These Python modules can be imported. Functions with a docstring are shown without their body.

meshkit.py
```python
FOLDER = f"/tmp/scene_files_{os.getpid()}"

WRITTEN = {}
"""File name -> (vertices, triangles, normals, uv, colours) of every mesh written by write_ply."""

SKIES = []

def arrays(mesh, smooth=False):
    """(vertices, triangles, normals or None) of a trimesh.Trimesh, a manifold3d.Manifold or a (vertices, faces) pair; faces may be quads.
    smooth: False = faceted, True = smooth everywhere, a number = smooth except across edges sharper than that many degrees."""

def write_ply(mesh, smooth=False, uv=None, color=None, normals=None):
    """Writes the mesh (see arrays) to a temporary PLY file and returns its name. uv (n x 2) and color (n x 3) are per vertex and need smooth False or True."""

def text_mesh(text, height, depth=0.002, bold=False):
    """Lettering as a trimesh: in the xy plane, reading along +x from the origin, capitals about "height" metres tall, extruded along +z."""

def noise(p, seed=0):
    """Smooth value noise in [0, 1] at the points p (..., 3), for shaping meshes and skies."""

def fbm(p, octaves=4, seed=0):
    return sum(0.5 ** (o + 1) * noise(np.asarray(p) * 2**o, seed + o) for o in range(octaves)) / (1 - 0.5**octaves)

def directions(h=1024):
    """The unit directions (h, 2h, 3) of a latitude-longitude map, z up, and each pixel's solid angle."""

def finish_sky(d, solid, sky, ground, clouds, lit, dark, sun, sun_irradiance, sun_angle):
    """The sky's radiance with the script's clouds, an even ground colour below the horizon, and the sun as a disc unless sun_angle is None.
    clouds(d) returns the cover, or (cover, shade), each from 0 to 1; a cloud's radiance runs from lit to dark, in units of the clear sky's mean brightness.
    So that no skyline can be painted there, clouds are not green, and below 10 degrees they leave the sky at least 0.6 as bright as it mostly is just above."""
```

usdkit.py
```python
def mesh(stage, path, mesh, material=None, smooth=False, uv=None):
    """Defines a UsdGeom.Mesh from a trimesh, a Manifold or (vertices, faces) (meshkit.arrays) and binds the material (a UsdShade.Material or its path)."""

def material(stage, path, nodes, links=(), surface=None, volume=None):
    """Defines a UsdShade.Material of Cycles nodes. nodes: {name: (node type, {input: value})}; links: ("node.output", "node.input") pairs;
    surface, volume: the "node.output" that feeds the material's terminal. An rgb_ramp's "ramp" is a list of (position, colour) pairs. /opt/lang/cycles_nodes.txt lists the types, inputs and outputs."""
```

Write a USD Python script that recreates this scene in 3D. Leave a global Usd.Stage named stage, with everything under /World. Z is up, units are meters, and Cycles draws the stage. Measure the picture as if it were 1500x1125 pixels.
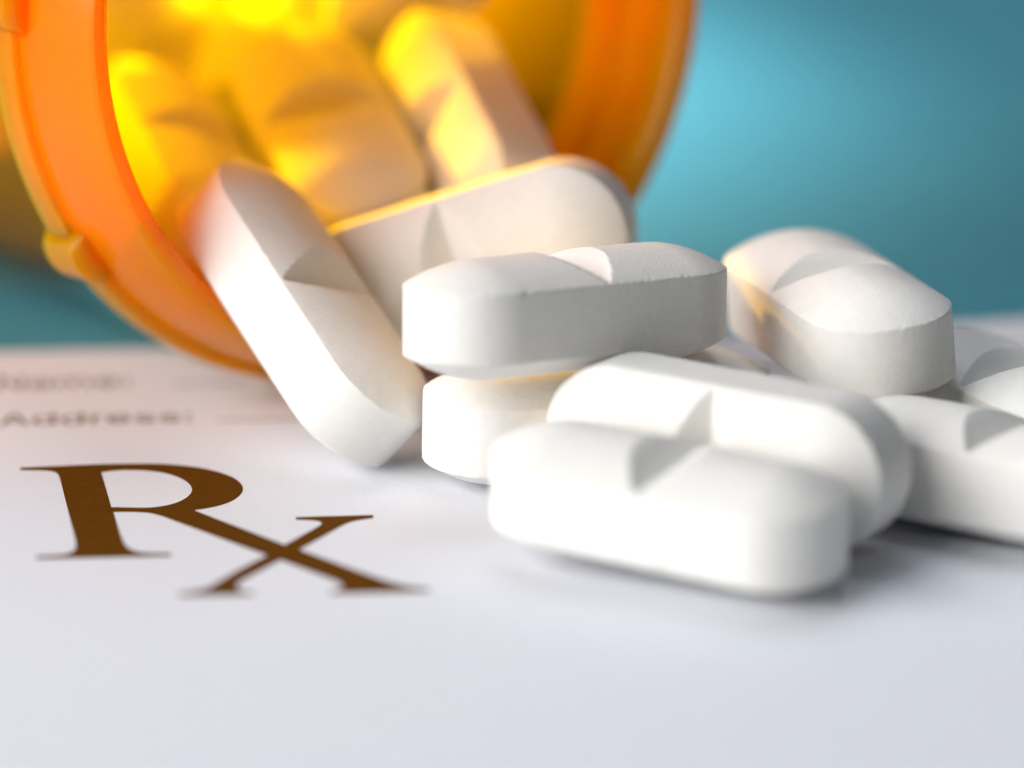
import math, random, numpy as np, trimesh, manifold3d, meshkit, usdkit
import shapely.geometry as sg
from pxr import Usd, UsdGeom, UsdLux, UsdShade, Gf, Sdf, Vt

stage = Usd.Stage.CreateInMemory()
UsdGeom.SetStageUpAxis(stage, UsdGeom.Tokens.z)
UsdGeom.SetStageMetersPerUnit(stage, 1.0)
UsdGeom.Xform.Define(stage, '/World')
MM = 0.001
random.seed(4); np.random.seed(4)

# ------------------------------------------------------------------ camera
PITCH, DIST = math.radians(16.25), 0.320
A0 = PITCH + math.atan(177.5 / 8960.0)
CAM = np.array([0, -DIST * math.cos(A0), DIST * math.sin(A0)])
cam = UsdGeom.Camera.Define(stage, '/World/camera')
cam.AddTranslateOp().Set(Gf.Vec3d(*CAM)); cam.AddRotateXOp().Set(90 - math.degrees(PITCH))
cam.CreateHorizontalApertureAttr(36.0)
cam.CreateFocalLengthAttr(8960.0 * 36.0 / 1500.0)
cam.CreateFStopAttr(14.0)
cam.CreateFocusDistanceAttr(0.3215)
cam.CreateClippingRangeAttr(Gf.Vec2f(0.01, 50.0))
cam.CreateExposureAttr(0.2)

# ------------------------------------------------------------------ lamps
def lamp(name, pos, aim, w, h, intensity, color):
    l = UsdLux.RectLight.Define(stage, '/World/' + name)
    z = np.array(pos, float) - np.array(aim, float); z /= np.linalg.norm(z)
    x = np.cross([0, 0, 1.0], z); x /= np.linalg.norm(x); y = np.cross(z, x)
    l.AddTransformOp().Set(Gf.Matrix4d(*x, 0, *y, 0, *z, 0, *pos, 1))
    l.CreateWidthAttr(w); l.CreateHeightAttr(h); l.CreateIntensityAttr(intensity); l.CreateColorAttr(Gf.Vec3f(*color))
    return l
lamp('unseen_key_light', (-0.47, -0.225, 0.245), (0, 0.005, 0.005), 0.62, 0.46, 5.2, (1.0, 0.985, 0.96))  # unseen soft source at front left, placed to light the tablets' left sides
lamp('unseen_overhead_light', (-0.06, 0.38, 0.72), (0, 0, 0), 0.55, 0.55, 2.6, (0.83, 0.91, 1.0))  # out of view above and behind, placed to lift upper faces and paper
def spot(name, pos, aim, radius, intensity, color, cone):
    l = UsdLux.SphereLight.Define(stage, '/World/' + name)
    z = np.array(pos, float) - np.array(aim, float); z /= np.linalg.norm(z)
    x = np.cross([0, 0, 1.0], z); x /= np.linalg.norm(x); y = np.cross(z, x)
    l.AddTransformOp().Set(Gf.Matrix4d(*x, 0, *y, 0, *z, 0, *pos, 1))
    l.CreateRadiusAttr(radius); l.CreateIntensityAttr(intensity); l.CreateColorAttr(Gf.Vec3f(*color))
    sh = UsdLux.ShapingAPI.Apply(l.GetPrim()); sh.CreateShapingConeAngleAttr(cone); sh.CreateShapingConeSoftnessAttr(1.0)
    return l
spot('unseen_background_spot', (-0.14, 0.38, 0.30), (-0.020, 0.100, 0), 0.015, 3000.0, (1.0, 0.99, 0.96), 6.0)  # out of view, placed to brighten the table behind the bottle
spot('unseen_bottle_backlight', (0.28, 0.36, 0.13), (-0.014, 0.048, 0.026), 0.012, 17000.0, (1.0, 0.96, 0.88), 2.9)  # unseen, at right rear, placed to make the bottle's right wall glow
spot('unseen_bottle_base_lamp', (-0.285, 0.375, 0.185), (-0.027, 0.050, 0.0215), 0.006, 44000.0, (1.0, 0.97, 0.90), 1.8)  # out of view behind the bottle's base, placed to turn its inside amber
dome = UsdLux.DomeLight.Define(stage, '/World/ambient_fill')  # added uniform ambient fill, stands for no actual lamp
dome.CreateIntensityAttr(1.0)

# ------------------------------------------------------------------ materials
L = '/World/Looks/'
UsdGeom.Scope.Define(stage, '/World/Looks')
dm = usdkit.material(stage, L + 'ambient_fill_glow', {'b': ('background_shader', {'color': (0.85, 0.93, 1.0), 'strength': 0.02})}, surface='b.background')  # dim even colour of the added ambient fill
UsdShade.MaterialBindingAPI.Apply(dome.GetPrim()).Bind(dm)

def pill_material(name):
    return usdkit.material(stage, L + name, {
        'g': ('geometry', {}),
        'n1': ('noise_texture', {'scale': 5200.0, 'detail': 3.0, 'roughness': 0.6}),
        'n2': ('noise_texture', {'scale': 900.0, 'detail': 2.0}),
        'v': ('voronoi_texture', {'scale': 1500.0}),
        'r': ('rgb_ramp', {'ramp': [(0.0, (0.60, 0.57, 0.53)), (0.06, (0.845, 0.83, 0.795)), (1.0, (0.88, 0.865, 0.83))]}),
        'm': ('math', {'math_type': 'multiply_add', 'value2': 0.35}),
        'bv': ('bevel', {'samples': 6, 'radius': 0.00012}),
        'b': ('bump', {'strength': 0.42, 'distance': 0.00006}),
        'p': ('principled_bsdf', {'roughness': 0.62, 'specular_ior_level': 0.35}),
    }, [('g.position', 'n1.vector'), ('g.position', 'n2.vector'), ('g.position', 'v.vector'), ('v.distance', 'r.fac'), ('r.color', 'p.base_color'),
        ('n2.fac', 'm.value1'), ('n1.fac', 'm.value3'), ('m.value', 'b.height'), ('bv.bevel', 'b.normal'), ('b.normal', 'p.normal')], surface='p.BSDF')
M_PILL = pill_material('tablet_white')

def amber(name, tint, milky, cloudy, rough=0.12):
    """Coloured translucent plastic: tint passes straight through, the rest is scattered inside the wall."""
    return usdkit.material(stage, L + name, {
        't': ('transparent_bsdf', {'color': tint}),
        'd': ('diffuse_bsdf', {'color': cloudy}), 'l': ('translucent_bsdf', {'color': cloudy}),
        'dl': ('mix_closure', {'fac': 0.5}), 'core': ('mix_closure', {'fac': milky}),
        'f': ('fresnel', {'IOR': 1.46}), 'g': ('glossy_bsdf', {'color': (0.3, 0.3, 0.3), 'roughness': rough}),
        's': ('mix_closure', {})},
        [('d.BSDF', 'dl.closure1'), ('l.BSDF', 'dl.closure2'), ('t.BSDF', 'core.closure1'), ('dl.closure', 'core.closure2'),
         ('f.fac', 's.fac'), ('core.closure', 's.closure1'), ('g.BSDF', 's.closure2')], surface='s.closure')
M_BODY = amber('amber_clear', (1.0, 0.74, 0.002), 0.30, (1.0, 0.56, 0.001))
M_COLLAR = usdkit.material(stage, L + 'amber_cloudy', {
    't': ('transparent_bsdf', {'color': (1.0, 0.84, 0.02)}),
    'p': ('principled_bsdf', {'base_color': (1.0, 0.232, 0.001), 'roughness': 0.22, 'specular_ior_level': 0.25, 'subsurface_method': 'random_walk',
                              'subsurface_weight': 1.0, 'subsurface_scale': 0.0016, 'subsurface_radius': (1.0, 0.25, 0.02)}),
    'm': ('mix_closure', {'fac': 0.78})},
    [('t.BSDF', 'm.closure1'), ('p.BSDF', 'm.closure2')], surface='m.closure')

M_PAPER = usdkit.material(stage, L + 'paper', {
    'g': ('geometry', {}), 'n': ('noise_texture', {'scale': 2600.0, 'detail': 4.0, 'roughness': 0.7}),
    'b': ('bump', {'strength': 0.5, 'distance': 0.00005}),
    'p': ('principled_bsdf', {'base_color': (0.80, 0.82, 0.88), 'roughness': 0.75, 'specular_ior_level': 0.25})},
    [('g.position', 'n.vector'), ('n.fac', 'b.height'), ('b.normal', 'p.normal')], surface='p.BSDF')
M_INK = usdkit.material(stage, L + 'brown_ink', {'g': ('geometry', {}), 'n': ('noise_texture', {'scale': 1500.0, 'detail': 6.0, 'roughness': 0.75}), 'r': ('rgb_ramp', {'ramp': [(0.3, (0.105, 0.036, 0.001)), (0.6, (0.13, 0.047, 0.002)), (0.8, (0.19, 0.085, 0.02))]}), 'p': ('principled_bsdf', {'roughness': 0.9, 'specular_ior_level': 0.05})}, [('g.position', 'n.vector'), ('n.fac', 'r.fac'), ('r.color', 'p.base_color')], surface='p.BSDF')
M_LINE = usdkit.material(stage, L + 'grey_ink', {'p': ('principled_bsdf', {'base_color': (0.40, 0.36, 0.36), 'roughness': 0.8})}, surface='p.BSDF')
M_TABLE = usdkit.material(stage, L + 'teal_laminate', {
    'g': ('geometry', {}), 'n': ('noise_texture', {'scale': 60.0, 'detail': 3.0}),
    'r': ('rgb_ramp', {'ramp': [(0.3, (0.088, 0.355, 0.46)), (0.7, (0.098, 0.385, 0.495))]}),
    'p': ('principled_bsdf', {'roughness': 0.22, 'specular_ior_level': 0.6})},
    [('g.position', 'n.vector'), ('n.fac', 'r.fac'), ('r.color', 'p.base_color')], surface='p.BSDF')

# ------------------------------------------------------------------ helpers
def data(prim, **kw):
    for k, v in kw.items(): prim.SetCustomDataByKey(k, v)
    return prim
def mesh(path, m, mat, smooth=30):
    return usdkit.mesh(stage, '/World/' + path, m, mat, smooth=smooth)

# ------------------------------------------------------------------ setting: table and prescription form
tt = trimesh.creation.box((1.6, 1.6, 0.02)); tt.apply_translation((0, 0.25, -0.0102))
data(mesh('table_top', tt, M_TABLE, False).GetPrim(), kind='structure', label='glossy teal table top behind and under the white form', category='table')

ROT = math.radians(4.0); CR, SR = math.cos(ROT), math.sin(ROT)
def lift(x, y):
    """The form's back right corner curls up a little."""
    u = np.clip((np.asarray(x) - 6.0) / 40.0, 0, 1) * np.clip((np.asarray(y) - 6.0) / 26.0, 0, 1)
    return 1.7 * u ** 1.6
def on_paper(v, z0):
    """Millimetres in the form's own frame to metres in the world, following its curl."""
    v = np.asarray(v, float); x, y = v[:, 0], v[:, 1]
    return np.c_[x * CR - y * SR, x * SR + y * CR, v[:, 2] + z0 + lift(x, y)] * MM
def flat(poly, z0, mat, name, parent, depth=0.012):
    parts = [trimesh.creation.extrude_polygon(p, depth, engine='earcut') for p in getattr(poly, 'geoms', [poly])]
    m = trimesh.util.concatenate(parts)
    m.vertices = on_paper(m.vertices, z0)
    return mesh(parent + '/' + name, m, mat, False)

form = UsdGeom.Xform.Define(stage, '/World/prescription_form')
data(form.GetPrim(), label='white prescription form with brown printed Rx lying flat under the tablets', category='paper form')
X0, X1, Y0, Y1, NX, NY = -75.0, 75.0, -160.0, 31.2, 76, 96
gx, gy = np.meshgrid(np.linspace(X0, X1, NX), np.linspace(Y0, Y1, NY))
top = np.c_[gx.ravel(), gy.ravel(), np.zeros(gx.size)]
bot = top - [0, 0, 0.14]
idx = np.arange(gx.size).reshape(NY, NX)
q = np.stack([idx[:-1, :-1], idx[:-1, 1:], idx[1:, 1:], idx[1:, :-1]], -1).reshape(-1, 4)
rim = np.r_[idx[0], idx[1:, -1], idx[-1, -2::-1], idx[-2:0:-1, 0]]
n0 = gx.size
side = np.stack([rim, np.roll(rim, -1)], 1)
side = np.c_[side[:, 1], side[:, 0], side[:, 0] + n0, side[:, 1] + n0]
sheet_f = np.vstack([q, q[:, ::-1] + n0, side[:, [1, 0, 3, 2]][:, ::-1]])
mesh('prescription_form/sheet', (on_paper(np.vstack([top, bot]), 0.0), sheet_f), M_PAPER, 30)

RX = [(-25.7, 8.04), (-24.46, 7.89), (-24.02, 7.73), (-23.78, 7.45), (-23.64, 6.91), (-23.56, 6.02), (-22.78, -4.52), (-22.76, -5.29), (-22.79, -5.9), (-22.92, -6.38), (-23.2, -6.72), (-23.57, -6.91), (-24.77, -6.98), (-24.77, -7.46), (-21.45, -7.48), (-17.93, -7.46), (-17.92, -7.03), (-19.22, -6.88), (-19.72, -6.6), (-20.05, -6.15), (-20.27, -5.4), (-20.42, -4.38), (-20.82, 0.25), (-18.85, 0.11), (-13.05, -7.7), (-14.57, -9.96), (-15.78, -12.12), (-16.13, -12.72), (-16.57, -13.15), (-17.68, -13.65), (-17.68, -13.99), (-13.92, -14.07), (-13.91, -13.76), (-14.47, -13.45), (-14.7, -13.0), (-14.71, -12.44), (-14.53, -11.84), (-12.39, -8.48), (-9.73, -12.11), (-9.42, -12.81), (-9.49, -13.36), (-9.79, -13.65), (-10.08, -13.75), (-10.1, -14.18), (-5.13, -14.19), (-5.1, -13.79), (-6.04, -13.36), (-6.87, -12.68), (-8.23, -11.03), (-11.36, -6.86), (-9.04, -2.97), (-8.68, -2.47), (-8.32, -2.17), (-7.35, -1.74), (-7.33, -1.24), (-11.36, -1.32), (-11.37, -1.75), (-10.39, -1.95), (-10.12, -2.17), (-10.04, -2.51), (-10.18, -2.89), (-12.1, -6.01), (-16.59, 0.2), (-16.57, 0.27), (-15.8, 0.59), (-15.03, 1.15), (-14.44, 1.97), (-14.08, 2.91), (-13.94, 3.81), (-14.03, 4.79), (-14.34, 5.8), (-14.89, 6.63), (-15.46, 7.26), (-16.13, 7.81), (-17.09, 8.31), (-18.05, 8.61), (-19.02, 8.77), (-21.36, 8.84), (-23.59, 8.66), (-25.7, 8.48)]
RX_HOLE = [(-21.41, 7.35), (-20.68, 7.63), (-20.01, 7.68), (-19.23, 7.56), (-18.56, 7.31), (-17.98, 6.94), (-17.51, 6.45), (-17.09, 5.79), (-16.76, 4.95), (-16.62, 4.06), (-16.68, 3.35), (-16.91, 2.56), (-17.35, 1.76), (-17.98, 1.19), (-18.65, 0.89), (-19.22, 0.83), (-20.92, 1.08)]
def rounded(pts):
    """Two rounds of corner cutting, only where neighbouring points lie close, so that curves run smoothly."""
    p = np.array(pts, float)
    for _ in range(2):
        out = []
        for k in range(len(p)):
            a, b, c = p[k - 1], p[k], p[(k + 1) % len(p)]
            u, w = b - a, c - b
            cosang = (u @ w) / (np.linalg.norm(u) * np.linalg.norm(w) + 1e-9)
            if cosang > 0.55:
                out += [b - u * min(0.25, 0.5 / np.linalg.norm(u)), b + w * min(0.25, 0.5 / np.linalg.norm(w))]
            else: out.append(b)
        p = np.array(out)
    return p
glyph = sg.Polygon(rounded(RX), [rounded(RX_HOLE)]).buffer(0)
data(flat(glyph, 0.004, M_INK, 'printed_rx', 'prescription_form').GetPrim(), label='large brown printed Rx symbol')
def lettering(text, x, y, cap, width, name):
    m = meshkit.text_mesh(text, cap, 0.012)
    m.vertices[:, 0] -= m.bounds[0][0]
    m.vertices[:, 0] *= width / m.bounds[1][0]
    m.vertices[:, :2] += [x, y]; m.vertices[:, 2] += 0.0
    m.vertices = on_paper(m.vertices, 0.004)
    return mesh('prescription_form/' + name, m, M_INK, False)
data(lettering('Name:', -27.1, 23.65, 2.1, 7.4, 'printed_word').GetPrim(), label='printed word Name:')
data(lettering('Address:', -26.9, 16.5, 2.0, 10.5, 'printed_word_001').GetPrim(), label='printed word Address:')
for k, (xa, xb, y) in enumerate([(-17.3, 40.0, 23.75), (-15.0, 40.0, 16.45)]):
    flat(sg.box(xa, y, xb, y + 0.28).segmentize(2.0), 0.004, M_LINE, 'fill_in_line' + ('_001' if k else ''), 'prescription_form')

# ------------------------------------------------------------------ tablets
PL, PW, PB, PH = 19.2, 7.8, 3.65, 1.35
def tablet_mesh(seed, fine=True):
    r, a = PW / 2, PL / 2 - PW / 2
    n = 360 if fine else 160
    per = 4 * a + 2 * math.pi * r
    s = np.arange(n) / n * per
    xy, nor = np.zeros((n, 2)), np.zeros((n, 2))
    for k, t in enumerate(s):
        if t < 2 * a: xy[k], nor[k] = (-a + t, -r), (0, -1)
        elif t < 2 * a + math.pi * r:
            th = -math.pi / 2 + (t - 2 * a) / r; nor[k] = (math.cos(th), math.sin(th)); xy[k] = (a, 0) + r * nor[k]
        elif t < 4 * a + math.pi * r: xy[k], nor[k] = (a - (t - 2 * a - math.pi * r), r), (0, 1)
        else:
            th = math.pi / 2 + (t - 4 * a - math.pi * r) / r; nor[k] = (math.cos(th), math.sin(th)); xy[k] = (-a, 0) + r * nor[k]
    core = np.c_[np.clip(xy[:, 0], -a, a), np.zeros(n)]
    rings = []
    def ring(f, z): rings.append(np.c_[core + (xy - core) * f, np.full(n, z) if np.isscalar(z) else z])
    dome = lambda f, x: PH * (1 - f ** 2) * (0.90 + 0.10 * (1 - (x / (PL / 2)) ** 2))
    steps = [0.02, 0.18, 0.36, 0.54, 0.70, 0.82, 0.91, 0.965, 0.985]
    for f in steps: ring(f, -PB / 2 - dome(f, core[:, 0] + (xy - core)[:, 0] * f))
    ring(1.0, -PB / 2); ring(1.002, -PB / 2 + 0.08)
    for z in np.linspace(-0.36, 0.36, 4): ring(1.002, PB * z)
    ring(1.002, PB / 2 - 0.08); ring(1.0, PB / 2)
    for f in steps[::-1]: ring(f, PB / 2 + dome(f, core[:, 0] + (xy - core)[:, 0] * f))
    v = np.vstack(rings); m = len(rings)
    # worn, slightly chipped rims
    rimw = np.exp(-((np.abs(v[:, 2]) - PB / 2) / 0.12) ** 2) * (np.hypot(*(v[:, :2] - np.c_[np.clip(v[:, 0], -a, a), 0 * v[:, 0]]).T) > r * 0.94)
    chip = np.clip(meshkit.fbm(v * 5.0 + seed * 17.3, 3, seed) - 0.47, 0, 1) * 0.20 + np.clip(meshkit.fbm(v * 0.5 + seed * 3.1, 2, seed) - 0.62, 0, 1) * 0.35
    out = v.copy(); d2 = v[:, :2] - np.c_[np.clip(v[:, 0], -a, a), 0 * v[:, 0]]; d2 /= np.maximum(np.linalg.norm(d2, axis=1, keepdims=True), 1e-6)
    out[:, :2] -= d2 * (rimw * chip)[:, None]; out[:, 2] -= np.sign(v[:, 2]) * rimw * chip * 0.7
    v = out
    faces = []
    for j in range(m - 1):
        b0, b1 = j * n, (j + 1) * n
        k = np.arange(n); k2 = (k + 1) % n
        faces.append(np.c_[b0 + k, b0 + k2, b1 + k2]); faces.append(np.c_[b0 + k, b1 + k2, b1 + k])
    cb, ct = len(v), len(v) + 1
    # close the medial seams with fans round the two cap centres
    v = np.vstack([v, [0, 0, -PB / 2 - PH], [0, 0, PB / 2 + PH]])
    k = np.arange(n); k2 = (k + 1) % n
    faces.append(np.c_[np.full(n, cb), k2, k]); t0 = (m - 1) * n
    faces.append(np.c_[np.full(n, ct), t0 + k, t0 + k2])
    body = manifold3d.Manifold(manifold3d.Mesh(vert_properties=v.astype(np.float32), tri_verts=np.vstack(faces).astype(np.uint32)))
    # the score: a V-shaped break line across the upper face
    z0 = PB / 2 + 0.10
    prof = [(-0.05, z0), (0.05, z0), (0.6, z0 + 0.46), (1.15, z0 + 0.88), (1.65, z0 + 1.18), (2.3, z0 + 1.46), (3.0, z0 + 1.68), (3.0, z0 + 3), (-3.0, z0 + 3), (-3.0, z0 + 1.68), (-2.3, z0 + 1.46), (-1.65, z0 + 1.18), (-1.15, z0 + 0.88), (-0.6, z0 + 0.46)]
    wedge = manifold3d.CrossSection([prof]).extrude(PW + 4).rotate([90, 0, 0]).translate([0, PW / 2 + 2, 0])
    out = body - wedge
    if out.is_empty() or out.num_tri() < 100: return v, np.vstack(faces)
    mm = out.to_mesh()
    return np.array(mm.vert_properties[:, :3], float), np.array(mm.tri_verts, int)

POSES = {
    'F': ((7.86, -11.96, 3.71), (0.9700, 0.0369, 0.0175, -0.2397)),
    'S': ((11.02, -5.19, 4.50), (0.1909, -0.1560, -0.6713, 0.6990)),
    'C': ((2.85, 3.03, 9.74), (0.9491, -0.0567, 0.0216, 0.3091)),
    'R': ((17.47, 10.27, 7.47), (0.8175, 0.0361, -0.0243, -0.5742)),
    'L': ((-11.14, 11.46, 7.33), (0.3582, 0.3538, 0.0404, 0.8631)),
    'B': ((-2.60, 17.84, 8.36), (0.7431, 0.6446, -0.1704, 0.0578)),
    'U': ((4.49, 6.42, 3.06), (0.9832, 0.0047, 0.0068, 0.1825)),
    'D': ((25.15, -4.95, 3.17), (0.9578, -0.0271, 0.0123, -0.2859)),
    'E': ((26.91, 6.35, 3.18), (0.8680, 0.0002, 0.0004, -0.4965)),
    'I3': ((-2.66, 30.10, 12.19), (0.5848, 0.5566, -0.2080, -0.5522)),
    'I2': ((-10.37, 30.25, 12.02), (0.7940, 0.1461, 0.1022, -0.5812)),
    'I1': ((-9.73, 42.71, 16.39), (0.9446, 0.1694, -0.2764, -0.0520)),
    'I4': ((-18.50, 29.35, 10.54), (0.8009, -0.0985, 0.2338, -0.5424)),
    'J3': ((-28.73, 43.31, 7.24), (0.9854, -0.0417, 0.1101, -0.1228)),
    'I5': ((-21.96, 47.43, 13.95), (0.1389, 0.5661, -0.4413, 0.6823)),
    'I6': ((-16.45, 56.80, 14.07), (0.7490, 0.4448, -0.1753, -0.4587)),
}
LABELS = {
    'F': ('white oblong scored tablet lying flat in front, nearest the camera', 'tablets spilled on the form'),
    'S': ('white tablet standing on its long edge just behind the nearest tablet', 'tablets spilled on the form'),
    'C': ('white tablet lying level on top of the pile, in sharp focus at the centre', 'tablets spilled on the form'),
    'R': ('white tablet on top of the pile at right, its rounded end facing the camera', 'tablets spilled on the form'),
    'L': ('white tablet leaning over the lower lip of the orange bottle, beside the printed words', 'tablets spilled on the form'),
    'B': ('white tablet standing in the mouth of the bottle, scored face to the camera', 'tablets spilled on the form'),
    'U': ('white tablet flat on the form, underneath the level central tablet', 'tablets spilled on the form'),
    'D': ('white tablet at the right edge of the picture casting a dark shadow in front', 'tablets spilled on the form'),
    'E': ('tablet flat on the form at the right edge, half hidden behind two others', 'tablets spilled on the form'),
    'I1': ('yellow-lit tablet lying across the top of the heap inside the bottle', 'tablets still in the bottle'),
    'I2': ('bright yellow-lit tablet inside the bottle, end on, directly above the leaning tablet', 'tablets still in the bottle'),
    'I3': ('amber-lit tablet tilted on edge inside the bottle, nearest its right wall', 'tablets still in the bottle'),
    'I4': ('yellow-lit tablet inside the bottle just left of the leaning tablet tip', 'tablets still in the bottle'),
    'I5': ('blurred tablet upright deep in the left side of the bottle', 'tablets still in the bottle'),
    'I6': ('deepest tablet in the bottle, in the gap beside the upright one', 'tablets still in the bottle'),
    'J3': ('tablet seen only as a yellow blur through the bottle wall, left of the collar', 'tablets still in the bottle'),
}
for i, (key, (pos, quat)) in enumerate(POSES.items()):
    name = 'tablet' + ('_%03d' % i if i else '')
    v, f = tablet_mesh(i + 1, key[0] not in 'IJ')
    g = mesh(name, (v * MM, f), M_PILL, 28)
    g.AddTranslateOp().Set(Gf.Vec3d(*(np.array(pos) * MM)))
    g.AddOrientOp().Set(Gf.Quatf(*quat))
    data(g.GetPrim(), label=LABELS[key][0], category='tablet', group=LABELS[key][1])

# ------------------------------------------------------------------ the bottle
AX = np.array([0.59121, -0.80411, 0.06220]); E1 = np.array([-0.80567, -0.59236, 0.0]); E2 = np.cross(E1, AX)
BC = np.array([-5.706, 20.103, 22.221])
def lathe(profile, n=256):
    """Closed profile of (t along the axis, radius) in millimetres, turned about the bottle's axis."""
    p = np.array(profile, float); th = np.arange(n) / n * 2 * math.pi
    ringv = np.cos(th)[:, None] * E1 + np.sin(th)[:, None] * E2
    v = np.vstack([AX * t + ringv * rad for t, rad in p])
    f = []; k = np.arange(n); k2 = (k + 1) % n; m = len(p)
    for j in range(m):
        b0, b1 = j * n, ((j + 1) % m) * n
        f.append(np.c_[b0 + k, b0 + k2, b1 + k2, b1 + k])
    m_ = trimesh.Trimesh(v * MM, np.vstack([np.vstack(f)[:, [0, 1, 2]], np.vstack(f)[:, [0, 2, 3]]]), process=False)
    if m_.volume < 0: m_.invert()
    return m_
bottle = UsdGeom.Xform.Define(stage, '/World/pill_bottle')
bottle.AddTranslateOp().Set(Gf.Vec3d(*(BC * MM)))
data(bottle.GetPrim(), label='open orange plastic pill bottle lying on its side, tablets spilling out', category='pill bottle')
def fillet(t, r, d): return [(t, r)]
BACK = -53.0
body = [(-8.6, 18.55), (-8.6, 19.35), (-11, 19.30), (-30, 19.15), (BACK + 2.0, 18.9), (BACK + 0.5, 18.4), (BACK, 17.2), (BACK, 0.02),
        (BACK + 1.3, 0.02), (BACK + 1.3, 16.6), (BACK + 2.2, 17.7), (-30, 17.95), (-12, 18.15)]
mesh('pill_bottle/body', lathe(body), M_BODY, 40)
lip = [(0.0, 19.55), (0.0, 20.15), (-0.35, 20.45), (-2.0, 20.75), (-5.6, 21.35), (-8.5, 20.9), (-8.5, 18.5), (-6.4, 18.72), (-6.25, 18.45), (-5.75, 18.45), (-5.6, 18.75), (-3.4, 18.85), (-3.25, 18.6), (-2.75, 18.6), (-2.6, 18.88), (-0.9, 18.95), (-0.35, 19.15)]
mesh('pill_bottle/collar', lathe(lip), M_COLLAR, 35)
flange = [(-5.60, 21.1), (-5.70, 21.75), (-6.05, 21.85), (-7.15, 21.85), (-7.5, 21.8), (-7.6, 20.8)]
mesh('pill_bottle/flange', lathe(flange), M_COLLAR, 35)
def lug(a0, a1):
    pts = []
    for a in np.radians(np.linspace(a0, a1, 9)):
        e = math.sin((a - math.radians(a0)) / math.radians(a1 - a0) * math.pi) ** 0.35
        for t, rr in ((-4.9, 20.6), (-4.9, 21.0 + 1.0 * e), (-5.3, 21.4 + 1.15 * e), (-7.9, 21.4 + 1.15 * e), (-8.3, 21.0 + 1.0 * e), (-8.3, 20.6)):
            pts.append(AX * t + rr * (math.cos(a) * E1 + math.sin(a) * E2))
    return trimesh.convex.convex_hull(np.array(pts) * MM)
for k in range(8):
    mesh('pill_bottle/lug' + ('_%03d' % k if k else ''), lug(321.5 + 40 * k, 330.5 + 40 * k), M_COLLAR, 35)
